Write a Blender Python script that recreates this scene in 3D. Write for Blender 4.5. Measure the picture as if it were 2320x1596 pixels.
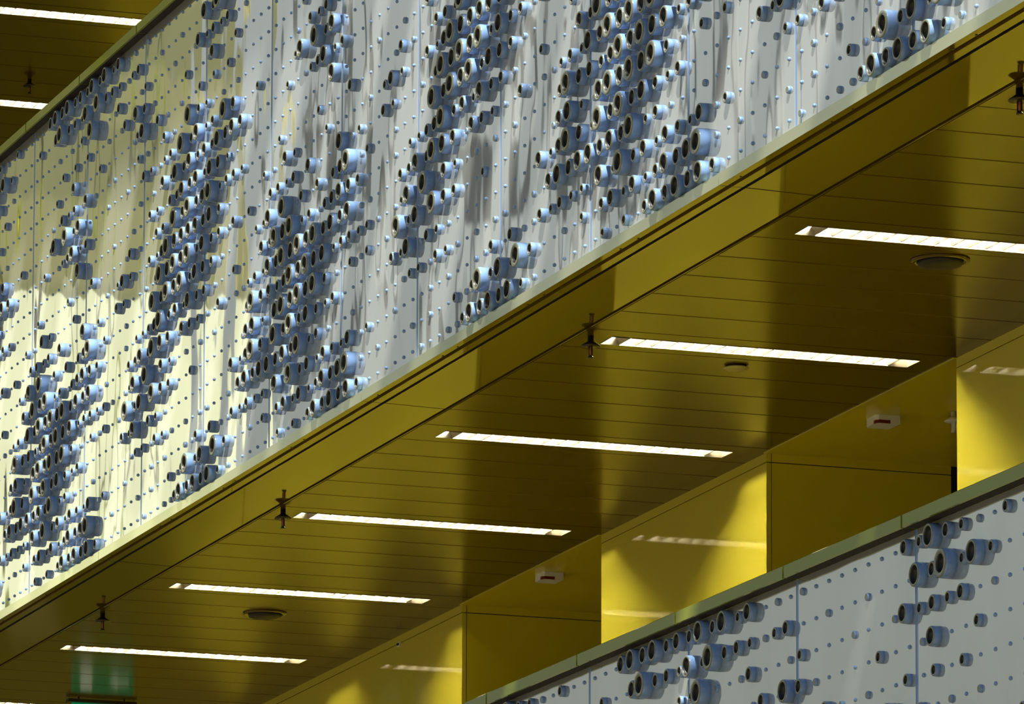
import bpy, math, random
from mathutils import Matrix, Vector
random.seed(7)
for o in list(bpy.data.objects): bpy.data.objects.remove(o, do_unlink=True)
scene = bpy.context.scene
COL = scene.collection

# ------------------------------------------------------------------ camera
cam_d = bpy.data.cameras.new('camera')
cam = bpy.data.objects.new('camera', cam_d); COL.objects.link(cam)
cam_d.sensor_fit = 'HORIZONTAL'; cam_d.sensor_width = 36.0
cam_d.lens = 206.41699
cam_d.shift_x = 0.3818310; cam_d.shift_y = 0.5292742
cam_d.clip_start = 0.1; cam_d.clip_end = 500
R0, R1, R2 = [(0.28310830, 0.95902111, 0.01132241), (-0.11474959, 0.04559058, -0.99234774), (-0.95219862, 0.27964264, 0.12295436)]
cam.matrix_world = Matrix(((R0[0], -R1[0], -R2[0], 25.71566), (R0[1], -R1[1], -R2[1], -7.09406), (R0[2], -R1[2], -R2[2], -5.12360), (0, 0, 0, 1)))
scene.camera = cam

# ------------------------------------------------------------------ sky, sun, exposure
scene.view_settings.view_transform = 'Standard'
scene.view_settings.look = 'None'
scene.view_settings.gamma = 1.0
scene.view_settings.use_curve_mapping = False
scene.view_settings.exposure = 0.0
world = bpy.data.worlds.new('sky'); scene.world = world
world.use_nodes = True
wn = world.node_tree.nodes; wl = world.node_tree.links
wn.clear()
w_out = wn.new('ShaderNodeOutputWorld'); w_bg = wn.new('ShaderNodeBackground')
w_tc = wn.new('ShaderNodeTexCoord'); w_sep = wn.new('ShaderNodeSeparateXYZ'); w_ramp = wn.new('ShaderNodeValToRGB')
wl.new(w_tc.outputs['Generated'], w_sep.inputs[0])
w_map = wn.new('ShaderNodeMapRange'); w_map.inputs[1].default_value = -1.0; w_map.inputs[2].default_value = 1.0
wl.new(w_sep.outputs['Z'], w_map.inputs[0]); wl.new(w_map.outputs[0], w_ramp.inputs[0])
cr = w_ramp.color_ramp
cr.elements[0].position = 0.0; cr.elements[0].color = (0.04, 0.038, 0.03, 1)
cr.elements[1].position = 1.0; cr.elements[1].color = (0.16, 0.30, 0.62, 1)
e = cr.elements.new(0.497); e.color = (0.055, 0.052, 0.04, 1)
e = cr.elements.new(0.53); e.color = (0.36, 0.37, 0.29, 1)
e = cr.elements.new(0.595); e.color = (0.50, 0.55, 0.52, 1)
e = cr.elements.new(0.63); e.color = (0.66, 0.71, 0.70, 1)
e = cr.elements.new(0.72); e.color = (0.34, 0.45, 0.66, 1)
wl.new(w_ramp.outputs[0], w_bg.inputs['Color'])
w_bg.inputs['Strength'].default_value = 0.80
wl.new(w_bg.outputs[0], w_out.inputs['Surface'])
SUN_DIR = Vector((-0.53, 0.30, -1.0)).normalized()
sun_d = bpy.data.lights.new('sun', 'SUN'); sun_d.energy = 13.0; sun_d.color = (1.0, 0.95, 0.85); sun_d.angle = math.radians(0.6)
sun = bpy.data.objects.new('sun', sun_d); COL.objects.link(sun)
sun.rotation_mode = 'QUATERNION'; sun.rotation_quaternion = SUN_DIR.to_track_quat('-Z', 'Y')

# ------------------------------------------------------------------ materials
MATS = {}
def mat(name, color, rough=0.5, metal=0.0, spec=0.5, coat=0.0, coat_rough=0.03, emit=None, estr=0.0, noise=None, bump=None, ior=1.5):
    m = bpy.data.materials.new(name); m.use_nodes = True
    nt = m.node_tree; b = nt.nodes['Principled BSDF']
    b.inputs['Base Color'].default_value = (*color, 1); b.inputs['Roughness'].default_value = rough
    b.inputs['Metallic'].default_value = metal; b.inputs['IOR'].default_value = ior
    b.inputs['Specular IOR Level'].default_value = spec
    b.inputs['Coat Weight'].default_value = coat; b.inputs['Coat Roughness'].default_value = coat_rough
    if emit:
        b.inputs['Emission Color'].default_value = (*emit, 1); b.inputs['Emission Strength'].default_value = estr
    if noise or bump:
        tc = nt.nodes.new('ShaderNodeTexCoord'); geo = nt.nodes.new('ShaderNodeNewGeometry')
    if noise:                                    # (scale vec, amount): slight wear / tone variation
        mp = nt.nodes.new('ShaderNodeMapping'); mp.inputs['Scale'].default_value = noise[0]
        n = nt.nodes.new('ShaderNodeTexNoise'); n.inputs['Scale'].default_value = 1.0; n.inputs['Detail'].default_value = 4
        r = nt.nodes.new('ShaderNodeMapRange'); r.inputs[3].default_value = 1 - noise[1]; r.inputs[4].default_value = 1 + noise[1]
        mx = nt.nodes.new('ShaderNodeMix'); mx.data_type = 'RGBA'; mx.blend_type = 'MULTIPLY'; mx.inputs['Factor'].default_value = 1
        mx.inputs['A'].default_value = (*color, 1)
        nt.links.new(geo.outputs['Position'], mp.inputs[0]); nt.links.new(mp.outputs[0], n.inputs['Vector'])
        nt.links.new(n.outputs['Fac'], r.inputs[0]); nt.links.new(r.outputs[0], mx.inputs['B']); nt.links.new(mx.outputs['Result'], b.inputs['Base Color'])
    if bump:                                     # list of (scale vec, strength, distance)
        prev = None
        for sc, st, dist in bump:
            mp = nt.nodes.new('ShaderNodeMapping'); mp.inputs['Scale'].default_value = sc
            n = nt.nodes.new('ShaderNodeTexNoise'); n.inputs['Scale'].default_value = 1.0; n.inputs['Detail'].default_value = 1.0
            bp = nt.nodes.new('ShaderNodeBump'); bp.inputs['Strength'].default_value = st; bp.inputs['Distance'].default_value = dist
            nt.links.new(geo.outputs['Position'], mp.inputs[0]); nt.links.new(mp.outputs[0], n.inputs['Vector'])
            nt.links.new(n.outputs['Fac'], bp.inputs['Height'])
            if prev: nt.links.new(prev.outputs[0], bp.inputs['Normal'])
            prev = bp
        nt.links.new(prev.outputs[0], b.inputs['Normal']); nt.links.new(prev.outputs[0], b.inputs['Coat Normal'])
    MATS[name] = m
    return m
M_sheet = mat('silver_sheet_metal', (0.66, 0.69, 0.66), rough=0.035, metal=0.7, noise=((3.5, 3.5, 0.9), 0.10),
              bump=[((3.4, 3.4, 1.5), 1.0, 0.0056), ((9, 9, 2.5), 1.0, 0.0006)], ior=1.7)
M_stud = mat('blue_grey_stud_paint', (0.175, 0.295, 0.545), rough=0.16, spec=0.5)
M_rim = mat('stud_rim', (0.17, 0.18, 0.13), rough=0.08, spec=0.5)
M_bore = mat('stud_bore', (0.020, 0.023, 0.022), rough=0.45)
M_cop = mat('olive_coping_metal', (0.185, 0.225, 0.015), rough=0.04, spec=0.3, noise=((2, 2, 2), 0.12))
M_trim = mat('champagne_trim_metal', (0.58, 0.60, 0.38), rough=0.10, metal=0.75, noise=((3, 8, 8), 0.12))
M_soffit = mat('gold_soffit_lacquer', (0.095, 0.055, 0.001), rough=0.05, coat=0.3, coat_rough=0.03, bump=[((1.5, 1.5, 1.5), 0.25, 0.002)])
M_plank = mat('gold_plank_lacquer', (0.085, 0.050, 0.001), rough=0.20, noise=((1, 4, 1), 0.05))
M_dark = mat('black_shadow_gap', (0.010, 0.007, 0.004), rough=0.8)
M_wall = mat('yellow_wall_lacquer', (0.78, 0.67, 0.050), rough=0.05, spec=0.42, bump=[((1.2, 1.2, 1.2), 0.15, 0.002)])
M_return = mat('yellow_return_lacquer', (0.76, 0.63, 0.02), rough=0.22)
M_floor = mat('grey_brown_floor', (0.10, 0.08, 0.04), rough=0.45, noise=((2, 2, 2), 0.2))
M_concrete = mat('grey_concrete', (0.30, 0.30, 0.29), rough=0.8, noise=((2, 2, 2), 0.2))
M_white = mat('white_plastic', (0.80, 0.79, 0.74), rough=0.4)
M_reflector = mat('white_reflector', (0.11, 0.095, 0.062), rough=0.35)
M_tube = mat('lamp_glow', (1, 1, 1), rough=0.5, emit=(1.0, 0.92, 0.73), estr=620.0)
M_brass = mat('dark_sprinkler_metal', (0.06, 0.05, 0.03), rough=0.3, metal=0.8)
M_bulb = mat('red_sprinkler_bulb', (0.45, 0.10, 0.03), rough=0.15)
M_grey = mat('grey_grille', (0.014, 0.012, 0.004), rough=0.6)
M_red = mat('dark_red_lens', (0.14, 0.012, 0.010), rough=0.3)
M_green = mat('lit_green_sign', (0.0, 0.20, 0.06), rough=0.3, emit=(0.0, 0.50, 0.17), estr=0.22)
M_signwhite = mat('lit_white_pictogram', (0.7, 0.8, 0.7), rough=0.3, emit=(0.75, 1.0, 0.8), estr=0.30)
M_glow = mat('cream_reflection_glow', (0.06, 0.06, 0.05), rough=0.3, emit=(1.0, 1.0, 0.62), estr=1.25)

M_post = mat('grey_blue_glazing_post', (0.28, 0.31, 0.33), rough=0.4)
M_tint = mat('yellow_reflection_glow', (0.05, 0.045, 0.02), rough=0.3, emit=(0.80, 0.78, 0.30), estr=0.40)

for m_ in (M_soffit, M_plank): m_.node_tree.nodes['Principled BSDF'].inputs['Specular Tint'].default_value = (1.0, 0.80, 0.12, 1)

# ------------------------------------------------------------------ mesh helpers
def link(o, parent=None):
    COL.objects.link(o)
    if parent is not None: o.parent = parent
    return o
def mesh(name, verts, faces, mats, mi=None, smooth=False):
    me = bpy.data.meshes.new(name); me.from_pydata(verts, [], faces)
    for m in (mats if isinstance(mats, (list, tuple)) else [mats]): me.materials.append(m)
    if mi: me.polygons.foreach_set('material_index', mi)
    if smooth is True: me.polygons.foreach_set('use_smooth', [True] * len(faces))
    elif smooth: me.polygons.foreach_set('use_smooth', smooth)
    me.update(); return me
def ob(name, me, parent=None, loc=(0, 0, 0)):
    o = bpy.data.objects.new(name, me); o.location = loc; return link(o, parent)
def thing(name, label, cat, loc=(0, 0, 0), group=None):
    o = bpy.data.objects.new(name, None); o.empty_display_size = 0.05; o.location = loc; link(o)
    o['label'] = label; o['category'] = cat
    if group: o['group'] = group
    return o
def struct(name, label=None, cat=None):
    o = bpy.data.objects.new(name, None); link(o); o['kind'] = 'structure'
    if label: o['label'] = label
    if cat: o['category'] = cat
    return o
class MB:
    def __init__(s): s.v = []; s.f = []; s.mi = []; s.sm = []
    def add(s, vs, fs, mi=0, sm=False):
        b = len(s.v); s.v += [tuple(v) for v in vs]; s.f += [tuple(b + i for i in f) for f in fs]; s.mi += [mi] * len(fs); s.sm += [sm] * len(fs)
    def box(s, x0, x1, y0, y1, z0, z1, mi=0):
        s.add([(x0, y0, z0), (x1, y0, z0), (x1, y1, z0), (x0, y1, z0), (x0, y0, z1), (x1, y0, z1), (x1, y1, z1), (x0, y1, z1)],
              [(0, 3, 2, 1), (4, 5, 6, 7), (0, 1, 5, 4), (1, 2, 6, 5), (2, 3, 7, 6), (3, 0, 4, 7)], mi)
    def prism(s, pts, z0, z1, mi=0):             # counter-clockwise footprint
        n = len(pts)
        s.add([(x, y, z0) for x, y in pts] + [(x, y, z1) for x, y in pts],
              [tuple(range(n - 1, -1, -1)), tuple(range(n, 2 * n))] + [(i, (i + 1) % n, n + (i + 1) % n, n + i) for i in range(n)], mi)
    def extr_x(s, prof, x0, x1, mi=0):           # closed profile in (y, z)
        n = len(prof)
        s.add([(x0, y, z) for y, z in prof] + [(x1, y, z) for y, z in prof],
              [tuple(range(n)), tuple(range(2 * n - 1, n - 1, -1))] + [(i, n + i, n + (i + 1) % n, (i + 1) % n) for i in range(n)], mi)
    def revolve(s, prof, axis='Z', seg=24, mis=None, sm=True, c=(0, 0, 0)):   # prof of (r, h)
        vs = []; fs = []
        for r, h in prof:
            for k in range(seg):
                a = 2 * math.pi * k / seg; p, q = r * math.cos(a), r * math.sin(a)
                vs.append((c[0] + p, c[1] + q, c[2] + h) if axis == 'Z' else (c[0] + p, c[1] + h, c[2] + q))
        b = len(s.v); s.v += vs
        for i in range(len(prof) - 1):
            for k in range(seg):
                k2 = (k + 1) % seg
                f = (b + i * seg + k, b + i * seg + k2, b + (i + 1) * seg + k2, b + (i + 1) * seg + k)
                s.f.append(f); s.mi.append(mis[i] if mis else 0); s.sm.append(sm)
        for ring, flip in ((0, False), (len(prof) - 1, True)):
            if prof[ring][0] > 1e-6:
                s.f.append(tuple(b + ring * seg + k for k in (range(seg) if flip else range(seg - 1, -1, -1))))
                s.mi.append((mis[0] if ring == 0 else mis[-1]) if mis else 0); s.sm.append(False)
    def me(s, name, mats):
        m = mesh(name, s.v, s.f, mats, s.mi, s.sm)
        import bmesh
        bm = bmesh.new(); bm.from_mesh(m); bmesh.ops.recalc_face_normals(bm, faces=bm.faces); bm.to_mesh(m); bm.free()
        return m
ORD = ['first', 'second', 'third', 'fourth', 'fifth', 'sixth', 'seventh', 'eighth', 'ninth', 'tenth', 'eleventh', 'twelfth', 'thirteenth', 'fourteenth']

# ------------------------------------------------------------------ dimensions (metres)
ZC = -0.490                     # ceiling under the upper balcony
FF = 3.629                      # floor to floor
UP_TOP, UP_BOT = 1.7465, -0.4385  # cladding panels of the upper balcony
LOW_OFF = -3.6241               # stud grid of the lower balcony
def YW(x): return 1.862 - 0.0134 * x   # line of the yellow wall faces

# ------------------------------------------------------------------ structure: slabs, floors, shell
def slab(name, z0, z1):
    b = MB(); b.box(-14, 12.6, 0.102, 4.4, z0, z1); o = ob(name, b.me(name, M_concrete)); o['kind'] = 'structure'; return o
s1 = slab('floor', ZC + 0.13, 0.62); s2 = slab('floor', ZC + 0.13 - FF, 0.60 - FF)
s3 = slab('floor', ZC + 0.13 + FF, 0.62 + FF)
for nm, z in (('floor', 0.62), ('floor', 0.60 - FF)):
    b = MB(); b.box(-14, 12.6, 0.104, 4.4, z + 0.002, z + 0.022); o = ob(nm, b.me('floor_finish', M_floor)); o['kind'] = 'structure'
b = MB(); b.box(-60, 60, -60, 12, -9.3, -9.0); o = ob('floor', b.me('atrium_floor', M_floor)); o['kind'] = 'structure'
# balcony upstand behind the cladding
for k, (z0, z1) in enumerate(((-0.435, 1.745), (-0.435 - FF, 1.745 - FF))):
    b = MB(); b.box(-14, 12.6, 0.080, 0.100, z0, z1); o = ob('wall_front', b.me('upstand', M_dark)); o['kind'] = 'structure'
# end of the atrium, seen only as reflection in the sheets: a yellow wall with added glow panes
b = MB(); b.box(-12.3, -12.03, -4.75, 4.4, 3.85, 9.0); we = ob('wall_end', b.me('wall_end', M_wall)); we['kind'] = 'structure'
b = MB(); b.box(-14, 18, -2.04, 4.6, 8.0, 8.4); o = ob('ceiling', b.me('sun_block_roof', M_concrete)); o['kind'] = 'structure'  # unseen slab, added to keep sun off the top of the upper cladding
# unseen glazing posts at the atrium end and bars of the skylight
wp = struct('window_2')
for k in range(5):
    y0 = -5.65 - k * 1.15
    b = MB(); b.box(-12.25, -11.95, y0, y0 + (0.16, 0.34, 0.22)[k % 3], 3.4, 9.0); ob('post', b.me('post', M_post), wp)
sk = struct('window_3')
for k in range(52):
    x0 = -12.0 + k * 0.60 + random.uniform(-.12, .12)
    b = MB(); b.box(x0, x0 + random.uniform(.12, .25), -9.0, -2.04, 8.05, 8.25); ob('skylight_bar', b.me('skylight_bar', M_post), sk)
for k in range(20):
    x0 = -12.0 + k * 1.5
    b = MB(); b.box(x0, x0 + 1.5 - random.uniform(.10, .40), -3.32, -2.84, 7.85, 8.04); ob('sun_block_purlin', b.me('sun_block_purlin', M_post), sk)  # unseen, added to shade the lower balcony; gaps let some sun through
wn_ = struct('added_glow_bay')
for k in range(2):
    y0 = -4.72 + k * 0.9
    b = MB(); b.box(-12.02, -12.0, y0, y0 + 0.84, 1.2, 3.855); ob('pane', b.me('pane', M_glow), wn_)  # added emitter that gives the sheets their cream reflection
    b = MB(); b.box(-12.02, -12.0, y0, y0 + 0.84, 3.857, 7.5); ob('yellow_glow_pane', b.me('yellow_glow_pane', M_tint), wn_)  # added dimmer emitter for the yellow reflection in the sheets
    b = MB(); b.box(-12.08, -11.96, y0 + 0.84, y0 + 0.9, 1.2, 7.5); ob('glow_pane_bar', b.me('glow_pane_bar', M_cop), wn_)
b = MB(); b.box(-12.3, -12.03, -4.75, 4.4, -9.0, 3.85); o = ob('wall_end', b.me('wall_end_back', M_floor)); o['kind'] = 'structure'

# ------------------------------------------------------------------ ceilings of boards
LIGHT_X0, LIGHT_P = 0.76, 1.8
def is_light(x0): # board [x0, x0+.3] carrying a luminaire
    t = (x0 + 0.14 - LIGHT_X0) / LIGHT_P
    return abs(t - round(t)) < 0.05
G = 0.006
def board_mesh(hole):
    b = MB(); x0, x1, y0, y1, h = G / 2, 0.3 - G / 2, 0.338, 1.93, 0.02
    if not hole: 
        b.add([(x0, y0, h), (x1, y0, h), (x1, y1, h), (x0, y1, h), (x0, y0, 0.0015), (x1, y0, 0.0015), (x1, y1, 0.0015), (x0, y1, 0.0015),
               (x0 + .002, y0, 0), (x1 - .002, y0, 0), (x1 - .002, y1, 0), (x0 + .002, y1, 0)],
              [(0, 1, 2, 3), (0, 4, 5, 1), (1, 5, 6, 2), (2, 6, 7, 3), (3, 7, 4, 0), (4, 8, 9, 5), (6, 10, 11, 7), (5, 9, 10, 6), (7, 11, 8, 4), (8, 11, 10, 9)])
    else:
        hx0, hx1, hy0, hy1 = 0.078, 0.202, 0.458, 1.672
        b.box(x0, hx0, y0, y1, 0, h); b.box(hx1, x1, y0, y1, 0, h); b.box(hx0, hx1, y0, hy0, 0, h); b.box(hx0, hx1, hy1, y1, 0, h)
    return b.me('board', M_plank)
BM, BMH = board_mesh(False), board_mesh(True)
def ceiling(z, n0, n1):
    c = struct('ceiling')
    for n in range(n0, n1):
        x = 0.02 + 0.3 * n
        ob('board', BMH if is_light(x) else BM, c, (x, 0, z))
    b = MB(); b.box(0.02 + .3 * n0, 0.02 + .3 * n1, 0.30, 4.3, z + 0.1, z + 0.125); ob('void_lining', b.me('void_lining', M_dark), c)
    b = MB(); b.box(0.02 + .3 * n0, 0.02 + .3 * n1, 0.330, 0.335, z + 0.004, z + 0.11); ob('void_lining', b.me('void_lining', M_dark), c)
    return c
ceil_low = ceiling(ZC, -22, 38)
ceil_up = ceiling(ZC + FF, -30, -3)
# narrow angle along the outer edge of the boards
def edge_angle(c, z, x0, x1):
    b = MB(); b.extr_x([(0.3265, z - 0.001), (0.337, z + 0.001), (0.337, z + 0.012), (0.3265, z + 0.012)], x0, x1); ob('edge_angle', b.me('edge_angle', M_plank), c)
edge_angle(ceil_low, ZC, -6.5, 11.4); edge_angle(ceil_up, ZC + FF, -8.9, -0.9)

# ------------------------------------------------------------------ yellow walls behind the gallery
BLOCKS = [(-2.94, 0.738), (2.565, 4.444), (6.302, 8.14), (9.95, 12.4)]
ZF = 0.60 - FF + 0.022
YB = 2.60
def wall_level(dz, blocks):
    z_top, z_j, z_f = ZC + dz, ZC - 0.038 + dz, ZF + dz
    for xa, xb in blocks:
        w = struct('wall_back')
        ya, yb = YW(xa), YW(xb)
        b = MB(); b.prism([(xa + .012, ya + .02), (xb - .012, yb + .02), (xb - .012, YB), (xa + .012, YB)], z_f, z_top + .1); ob('core', b.me('core', M_dark), w)
        b = MB(); b.prism([(xa, ya), (xb, yb), (xb, yb + .02), (xa, ya + .02)], z_j + 0.0025, z_top + 0.06); ob('top_strip', b.me('top_strip', M_wall), w)
        b = MB(); b.prism([(xa, ya), (xb, yb), (xb, yb + .02), (xa, ya + .02)], z_f, z_j - 0.0015); ob('face_panel', b.me('face_panel', M_wall), w)
        for xe, s in ((xb, 1), (xa, -1)):
            p, q = sorted((xe, xe - s * .012)); yy = YW(xe) + .02
            b = MB(); b.box(p, q, yy + .0035, YB, z_j + .0025, z_top + .06); ob('return_top_strip', b.me('return_top_strip', M_return), w)
            b = MB(); b.box(p, q, yy + .0035, YB, z_f, z_j - .0015); ob('return_panel', b.me('return_panel', M_return), w)
    # recess ceilings and dark openings at their ends
    gaps = [(blocks[i][1], blocks[i + 1][0]) for i in range(len(blocks) - 1)]
    for xa, xb in gaps:
        c = struct('ceiling')
        b = MB(); b.prism([(xa, YW(xa) + .004), (xb, YW(xb) + .004), (xb, 3.7), (xa, 3.7)], z_top - 0.002, z_top + 0.03); ob('recess_board', b.me('recess_board', M_return), c)
        b = MB(); b.prism([(xa, YW(xa) - .012), (xb, YW(xb) - .012), (xb, YW(xb) + .002), (xa, YW(xa) + .002)], z_top - 0.004, z_top + 0.03); ob('edge_strip', b.me('edge_strip', M_wall), c)
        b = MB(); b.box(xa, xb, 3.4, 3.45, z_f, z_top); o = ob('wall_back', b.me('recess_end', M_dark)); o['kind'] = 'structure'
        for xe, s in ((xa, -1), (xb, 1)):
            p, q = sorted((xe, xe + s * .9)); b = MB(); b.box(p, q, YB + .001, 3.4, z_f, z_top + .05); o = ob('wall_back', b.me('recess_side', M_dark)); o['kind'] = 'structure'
wall_level(0, BLOCKS)
b = MB(); b.box(-9.0, -0.5, 1.9, 2.0, ZF + FF, ZC + FF + .05); o = ob('wall_back', b.me('upper_wall', M_wall)); o['kind'] = 'structure'
b = MB(); b.box(-9.0, -2.96, 1.9, 2.0, ZF, ZC + .05); o = ob('wall_back', b.me('lower_wall_far', M_wall)); o['kind'] = 'structure'

# ------------------------------------------------------------------ bottom trim and soffit of the upper balcony
SEG = [(1.2 + 3.6 * (k - 2), 1.2 + 3.6 * (k - 1)) for k in range(1, 5)]
SEGN = ['leftmost', 'second from the left', 'third from the left', 'rightmost']
TPROF = [(-0.016, -0.440), (-0.016, -0.480), (0.012, -0.480), (0.015, -0.466), (0.026, -0.466), (0.031, -0.481), (0.065, -0.481), (0.065, -0.450), (0.04, -0.440)]
b = MB(); b.revolve([(0.0045, 0), (0.0045, -.0012), (0.003, -.002), (0.0, -.002)], seg=10); SCREW = b.me('screw', M_brass)
for k, (xa, xb) in enumerate(SEG):
    t = thing('edge_trim', 'pale champagne metal edge trim under the studded upper balcony, %s length' % SEGN[k], 'trim')
    b = MB(); b.extr_x(TPROF, xa + .003, xb - .003); b.mi[3:] = [1, 2, 2, 2, 1, 1, 1, 0]; ob('profile', b.me('profile', [M_trim, M_soffit, M_plank]), t)  # darker golds put the shade of underside and groove into the colour
    x = math.ceil((xa - 0.03) / 0.9) * 0.9 + 0.0
    while x < xb + 0.4:
        for d in (0.265 - 0.9 + 0.9, 0.428):
            if xa + .03 < x - 0.9 + d + 0.9 - 0.9 < xb - .03: ob('screw', SCREW, t, (x + d - 0.9, 0.008, -0.4800))
        x += 0.9
    so = thing('soffit_panel', 'flat glossy gold soffit panel below the upper balcony, %s' % SEGN[k], 'panel')
    b = MB(); b.extr_x([(0.081, -0.4805), (0.319, -0.4870), (0.319, -0.455), (0.081, -0.455)], xa + .0045, xb - .0045); b.mi[5] = 1; ob('face', b.me('face', [M_soffit, M_dark]), so)
b = MB(); b.box(-6, 12.4, 0.03, 0.322, -0.43, -0.425); o = ob('trim_1', b.me('soffit_lining', M_dark)); o['kind'] = 'structure'

# ------------------------------------------------------------------ studded cladding
TILE = """\
...454534353524.1.1.......325321.2..
.2..46332526332123..1..1...536252...
....1.1.2261.13..12...1..142323.1...
.....2.2.2..1.13.531....2..14..2....
....2..41..2....135131.1..2.2.2.....
...1.323141..1...21..31..632.1.1....
...25.635...1..1..32123263523264..2.
..2.123523.......1.1.425353435454...
........5....1..1..32.335453542.....
.2....2...3....131..3326464562332...
1.42...2....1.242..32465555453.....2
3323.4...512..32..1.365656353313.2..
5.613.3.34612..1....6465635431....22
365623134543...1.223463425331..2...4
5465656454511...335365414321.3.11232
43465655233221.125.6142.1.1.1....364
156565631.212.1.635.643..2......1452
264645323......3251321.........42464
54546231..1.....1221321.1.11..1.4545
.526342432412..1...1.1..113.31132322
.34242354561.1...1.1..213635263..1.2
.2.2.3545453......1..1135454521.....""".split('\n')                          # 36 columns x 22 rows: the pattern repeats every four panels
DIAM = {'1': .023, '2': .0365, '3': .047, '4': .058, '5': .0705, '6': .084}
HOLE = {'2': .70, '3': .76, '4': .80, '5': .80, '6': .67}
STUD = {}
def stud_mesh(c):
    b = MB()
    if c == '.':
        r, L = .0062, .0055
        b.revolve([(r * 1.15, 0.001), (r, -L * .45), (r * .75, -L * .85), (r * .3, -L), (0, -L)], axis='Y', seg=10, mis=[0] * 4)
        return b.me('rivet', [M_stud])
    R = DIAM[c] / 2; L = .008 + .5 * (DIAM[c] - .023); Rb = R * 1.07
    if c == '1':
        b.revolve([(Rb * 1.02, .001), (Rb, -L * .55), (R, -L * .85), (R * .9, -L), (R * .8, -L), (0, -L * .98)], axis='Y', seg=16, mis=[0, 0, 0, 1, 1])
        return b.me('button_stud', [M_stud, M_rim])
    h = HOLE[c]
    seg = 28 if c in '56' else 22
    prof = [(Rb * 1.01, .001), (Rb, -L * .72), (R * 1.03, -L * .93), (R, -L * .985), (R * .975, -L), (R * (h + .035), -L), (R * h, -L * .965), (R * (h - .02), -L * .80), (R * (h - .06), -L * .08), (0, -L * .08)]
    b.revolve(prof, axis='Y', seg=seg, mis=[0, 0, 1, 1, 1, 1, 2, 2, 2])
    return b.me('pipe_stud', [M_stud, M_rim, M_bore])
for c in '.123456': STUD[c] = stud_mesh(c)
NAME = {'.': 'rivet', '1': 'button_stud'}
def tray(w, z0, z1, nx=10, nz=24):               # one sheet with folded edges, very slightly pillowed
    b = MB(); vs = []; fs = []
    for j in range(nz + 1):
        for i in range(nx + 1):
            u, v = i / nx, j / nz
            vs.append((u * w, -0.0018 * math.sin(math.pi * u) * math.sin(math.pi * v) ** 0.3 if 0 < v < 1 else 0.0, z0 + v * (z1 - z0)))
    for j in range(nz):
        for i in range(nx):
            a = j * (nx + 1) + i; fs.append((a, a + 1, a + nx + 2, a + nx + 1))
    b.add(vs, fs, 0, True)
    D = .075
    b.add([(0, 0, z0), (0, 0, z1), (0, D, z1), (0, D, z0)], [(0, 1, 2, 3)], 0); b.add([(w, 0, z0), (w, D, z0), (w, D, z1), (w, 0, z1)], [(0, 1, 2, 3)], 0)
    b.add([(0, 0, z0), (0, D, z0), (w, D, z0), (w, 0, z0)], [(0, 1, 2, 3)], 0); b.add([(0, 0, z1), (w, 0, z1), (w, D, z1), (0, D, z1)], [(0, 1, 2, 3)], 0)
    return mesh('face_sheet', b.v, b.f, [M_sheet], b.mi, b.sm)
GAP = .0100
SHEET_UP = tray(.9 - 2 * GAP, UP_BOT, UP_TOP); SHEET_LOW = tray(.9 - 2 * GAP, UP_BOT + LOW_OFF, UP_TOP + LOW_OFF)
def strip(z0, z1):
    b = MB(); b.box(-GAP + .0008, GAP - .0008, 0.002, 0.02, z0, z1); return b.me('joint_strip', [M_stud])
STRIP_UP = strip(UP_BOT, UP_TOP); STRIP_LOW = strip(UP_BOT + LOW_OFF, UP_TOP + LOW_OFF)
FX, FY = 13302.43, 13302.43
CAMLOC = Vector((25.71566, -7.09406, -5.12360))
def project(p):
    d = Vector(p) - CAMLOC
    x = sum(R0[i] * d[i] for i in range(3)); y = sum(R1[i] * d[i] for i in range(3)); z = sum(R2[i] * d[i] for i in range(3))
    return 274.152 + FX * x / z, 2025.916 + FX * y / z
def panel(n, low, label):
    t = thing('cladding_panel', label, 'panel', (0.9 * n, 0, 0), 'studded cladding panels of the %s balcony' % ('lower' if low else 'upper'))
    ob('face_sheet', SHEET_LOW if low else SHEET_UP, t, (GAP, 0, 0))
    ob('joint_strip', STRIP_LOW if low else STRIP_UP, t, (.9, 0, 0))
    for j in range(22):
        z = 1.7 - 0.1 * j + (LOW_OFF if low else 0)
        for i in range(9):
            u, v = project((0.9 * n + .05 + .1 * i, 0, z))
            if not (-170 < u < 2490 and -190 < v < 1790): continue
            c = TILE[j][(9 * n + i) % 36]
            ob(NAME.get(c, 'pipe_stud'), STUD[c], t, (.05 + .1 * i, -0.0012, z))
UPN = list(range(-2, 13)); 
for n in range(-1, 12):
    i = n + 1
    panel(n, False, 'silver sheet metal panel with blue-grey pipe studs, %s from the left on the upper balcony' % ORD[i])
for n in range(6, 12):
    i = n - 6
    panel(n, True, 'silver sheet metal panel with blue-grey pipe studs, %s from the left on the lower balcony' % ORD[i])
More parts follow.
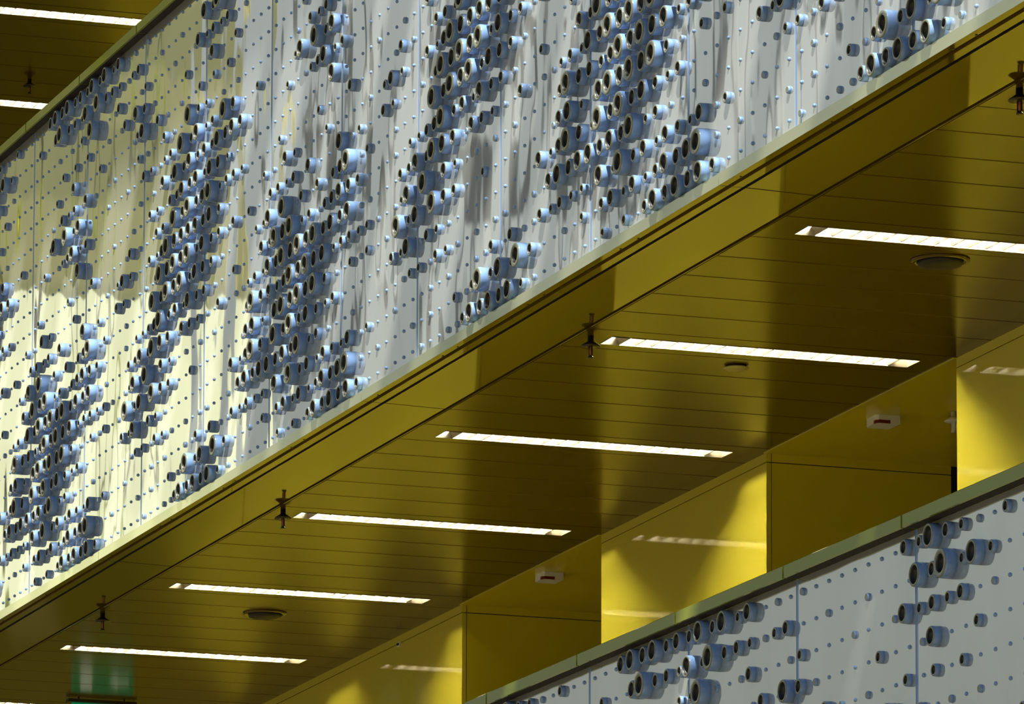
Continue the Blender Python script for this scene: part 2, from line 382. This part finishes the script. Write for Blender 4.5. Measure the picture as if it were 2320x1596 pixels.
# plain copings, one length per panel
def coping(n, low, label):
    zt = 1.788 + (LOW_OFF if low else 0)
    y0 = -0.048 if low else -0.046
    t = thing('coping', label, 'coping', (0.9 * n, 0, zt), 'olive copings of the %s balcony' % ('lower' if low else 'upper'))
    b = MB(); b.extr_x([(y0, -.040), (y0, -.002), (y0 + .002, 0), (.22, 0), (.22, -.04), (.205, -.04), (.205, -.006), (y0 + .008, -.006), (y0 + .008, -.036), (.0, -.036), (.0, -.040)], .006, .894)
    ob('cap', b.me('cap', M_cop), t)
    b = MB(); b.box(.006, .894, y0 + .010, -.0005, -.0412, -.0402); ob('underside_shade_strip', b.me('underside_shade_strip', M_dark), t)  # black strip painting in the shade under the cap
for n in range(-2, 3): coping(n, False, 'olive metal coping on top of the upper balcony, %s length from the left' % ORD[n + 2])
for n in range(6, 12): coping(n, True, 'olive metal coping on top of the lower balcony, %s length from the left' % ORD[n - 6])

# ------------------------------------------------------------------ luminaires
b = MB(); W2, Y0, Y1, H = .060, .460, 1.670, .085
b.add([(-W2, Y0, -.002), (-W2, Y1, -.002), (-W2, Y1, .03), (-W2 * .7, Y1, .065), (-W2 * .7, Y0, .065), (-W2, Y0, .03)], [(0, 1, 2, 5), (5, 2, 3, 4)])
b.add([(W2, Y0, -.002), (W2, Y1, -.002), (W2, Y1, .03), (W2 * .7, Y1, .065), (W2 * .7, Y0, .065), (W2, Y0, .03)], [(0, 1, 2, 5), (5, 2, 3, 4)])
b.add([(-W2 * .7, Y0, .065), (W2 * .7, Y0, .065), (W2 * .7, Y1, .065), (-W2 * .7, Y1, .065)], [(0, 1, 2, 3)])
for yy in (Y0, Y1): b.add([(-W2, yy, -.002), (W2, yy, -.002), (W2, yy, .03), (W2 * .7, yy, .065), (-W2 * .7, yy, .065), (-W2, yy, .03)], [(0, 1, 2, 3, 4, 5)])
HOUS = mesh('reflector_trough', b.v, b.f, [M_reflector])
b = MB(); b.revolve([(.013, .53), (.013, 1.60)], axis='Y', seg=14, c=(0, 0, .045)); TUBE = b.me('lamp_tube', [M_tube])
b = MB(); w = W2 * .97
b.add([(-w, -.002, 0), (w, -.002, 0), (w, .002, 0), (-w, .002, 0), (-w, -.014, .028), (w, -.014, .028), (w, .014, .028), (-w, .014, .028)],
      [(0, 3, 2, 1), (4, 5, 6, 7), (0, 1, 5, 4), (1, 2, 6, 5), (2, 3, 7, 6), (3, 0, 4, 7)]); BLADE = b.me('baffle_blade', [M_reflector])
def luminaire(x, z, label):
    t = thing('ceiling_luminaire', label, 'ceiling light', (x, 0, z))
    ob('reflector_trough', HOUS, t); ob('lamp_tube', TUBE, t)
    for k in range(18): ob('baffle_blade', BLADE, t, (0, .535 + k * .0624, 0.001))
LL = ['bottommost recessed strip light in the gold ceiling, above the green sign', 'recessed strip light in the gold ceiling, second from the bottom left', 'recessed strip light in the gold ceiling, third from the bottom left', 'recessed strip light in the gold ceiling, fourth from the bottom left', 'recessed strip light beside the small pale detector in the gold ceiling', 'recessed strip light in the gold ceiling cut by the right edge of the photo']
for k in range(-1, 5): luminaire(LIGHT_X0 + LIGHT_P * k, ZC, LL[k + 1])
luminaire(LIGHT_X0 + LIGHT_P * 5, ZC, 'recessed strip light in the gold ceiling beyond the right edge of the photo')
luminaire(LIGHT_X0 - LIGHT_P * 2, ZC, 'recessed strip light in the gold ceiling behind the green sign')
luminaire(LIGHT_X0 - LIGHT_P * 2, ZC + FF, 'upper of the two strip lights in the ceiling above the upper balcony')
luminaire(LIGHT_X0 - LIGHT_P * 3, ZC + FF, 'lower of the two strip lights in the ceiling above the upper balcony')

# ------------------------------------------------------------------ sprinklers
b = MB(); b.revolve([(.011, 0), (.011, -.030), (.016, -.032), (.016, -.036), (0, -.036)], seg=14); SPR_STEM = b.me('stem', [M_brass])
b = MB(); b.revolve([(.010, -.018), (.024, -.028), (.036, -.036), (.034, -.039), (.014, -.041), (.0, -.041)], seg=20); SPR_PLATE = b.me('shield_plate', [M_brass])
b = MB()
for s in (-1, 1): b.box(s * .013 - .002, s * .013 + .002, -.0025, .0025, -.072, -.038)
b.box(-.015, .015, -.003, .003, -.074, -.070); b.revolve([(.004, -.071), (.011, -.078), (.011, -.080), (0, -.080)], seg=12); SPR_FRAME = b.me('yoke', [M_brass])
b = MB(); b.revolve([(.0, -.040), (.0035, -.043), (.0045, -.055), (.0035, -.068), (0, -.071)], seg=10); SPR_BULB = b.me('glass_bulb', [M_bulb])
def sprinkler(x, y, z, label, m=None):
    t = thing('sprinkler_head', label, 'sprinkler', (x, y, z), 'ceiling sprinklers')
    for n, me in (('stem', SPR_STEM), ('shield_plate', SPR_PLATE), ('yoke', SPR_FRAME), ('glass_bulb', SPR_BULB)):
        if m: me = me.copy(); me.materials.clear(); me.materials.append(m)
        ob(n, me, t)
sprinkler(-.06, .372, ZC, 'dark sprinkler head above the lowest strip light at the bottom left')
sprinkler(2.653, .368, ZC, 'dark sprinkler head at the end of the third strip light')
sprinkler(6.203, .383, ZC, 'dark sprinkler head beside the strip light near the pale detector')
sprinkler(9.853, .368, ZC, 'dark sprinkler head at the right edge of the photo')
sprinkler(-4.123, 1.102, ZC + FF, 'dark sprinkler head in the ceiling above the upper balcony')
sprinkler(5.425, 2.165, ZC - .002, 'white sprinkler head deep in the recess beside the bright yellow wall', M_white)

# ------------------------------------------------------------------ speakers, detector, alarm boxes, clip, sign
def speaker(x, y, label):
    t = thing('ceiling_speaker', label, 'speaker', (x, y, ZC))
    b = MB(); b.revolve([(.102, 0), (.102, -.004), (.092, -.009), (.078, -.006), (.078, 0)], seg=32); ob('rim', b.me('rim', [M_soffit]), t)
    b = MB(); b.revolve([(.078, -.004), (.074, -.018), (.05, -.024), (0, -.026)], seg=32); ob('grille', b.me('grille', [M_grey]), t)
speaker(.201, 1.077, 'round dark ceiling speaker between the two lowest strip lights')
speaker(7.707, 1.077, 'round dark ceiling speaker below the strip light at the right edge')
t = thing('smoke_detector', 'small round pale detector on the gold ceiling', 'detector', (5.904, 1.073, ZC))
b = MB(); b.revolve([(.038, 0), (.038, -.004), (.030, -.005)], seg=24); ob('base', b.me('base', [M_grey]), t)
b = MB(); b.revolve([(.040, -.004), (.046, -.007), (.042, -.012), (.02, -.014), (0, -.0145)], seg=24)
ob('cover', b.me('cover', [mat('pale_yellow_plastic', (0.55, 0.48, 0.12), rough=0.4)]), t)
def alarm(x, y, label):
    t = thing('alarm_box', label, 'alarm', (x, y, ZC), 'white alarm boxes in the recesses')
    b = MB(); pts = [(-.055, -.028), (-.04, -.038), (.04, -.038), (.055, -.028), (.055, .06), (-.055, .06)]
    b.prism(pts, -.034, 0); ob('housing', b.me('housing', [M_white]), t)
    b = MB(); b.prism([(.028, -.0395), (.041, -.0395), (.0565, -.0285), (.0565, .018), (.052, .018), (.052, -.026), (.040, -.035), (.028, -.035)], -.0345, -.022); ob('lens', b.me('lens', [M_red]), t)
alarm(1.612, 1.935, 'white box with a dark red lens in the recess at the centre bottom')
alarm(5.232, 1.945, 'white box with a dark red lens in the recess at the right')
t = thing('wall_clip', 'tiny pale clip at the top joint of the yellow wall', 'clip', (-.171, YW(-.171), -.531))
b = MB(); b.box(-.018, .018, -.006, 0, -.012, .010); ob('plate', b.me('plate', [M_white]), t)
b = MB(); b.box(-.008, -.002, -.012, -.006, -.006, .004); b.box(.002, .008, -.012, -.006, -.006, .004); ob('prong', b.me('prong', [M_grey]), t)
t = thing('exit_sign', 'glowing green exit sign hanging below the gold ceiling', 'sign', (-2.52, 1.083, ZC - 0.012))
b = MB(); b.box(-.025, .025, -.18, .18, -.012, .004); ob('top_rail', b.me('top_rail', [M_brass]), t)
b = MB(); b.box(-.012, .012, -.155, .165, -.185, -.014); ob('light_box', b.me('light_box', [M_green]), t)
b = MB(); b.box(.012, .014, -.115, -.055, -.165, -.030); ob('door_mark', b.me('door_mark', [M_signwhite]), t)
b = MB(); b.add([(.0135, .03, -.085), (.0135, .08, -.045), (.0135, .08, -.07), (.0135, .14, -.07), (.0135, .14, -.10), (.0135, .08, -.10), (.0135, .08, -.125)], [(0, 1, 2, 3, 4, 5, 6)])
ob('arrow_mark', b.me('arrow_mark', [M_signwhite]), t)
for s in (-.12, .12):
    b = MB(); b.box(-.004, .004, s - .004, s + .004, 0, .012); ob('hanger', b.me('hanger', [M_brass]), t)
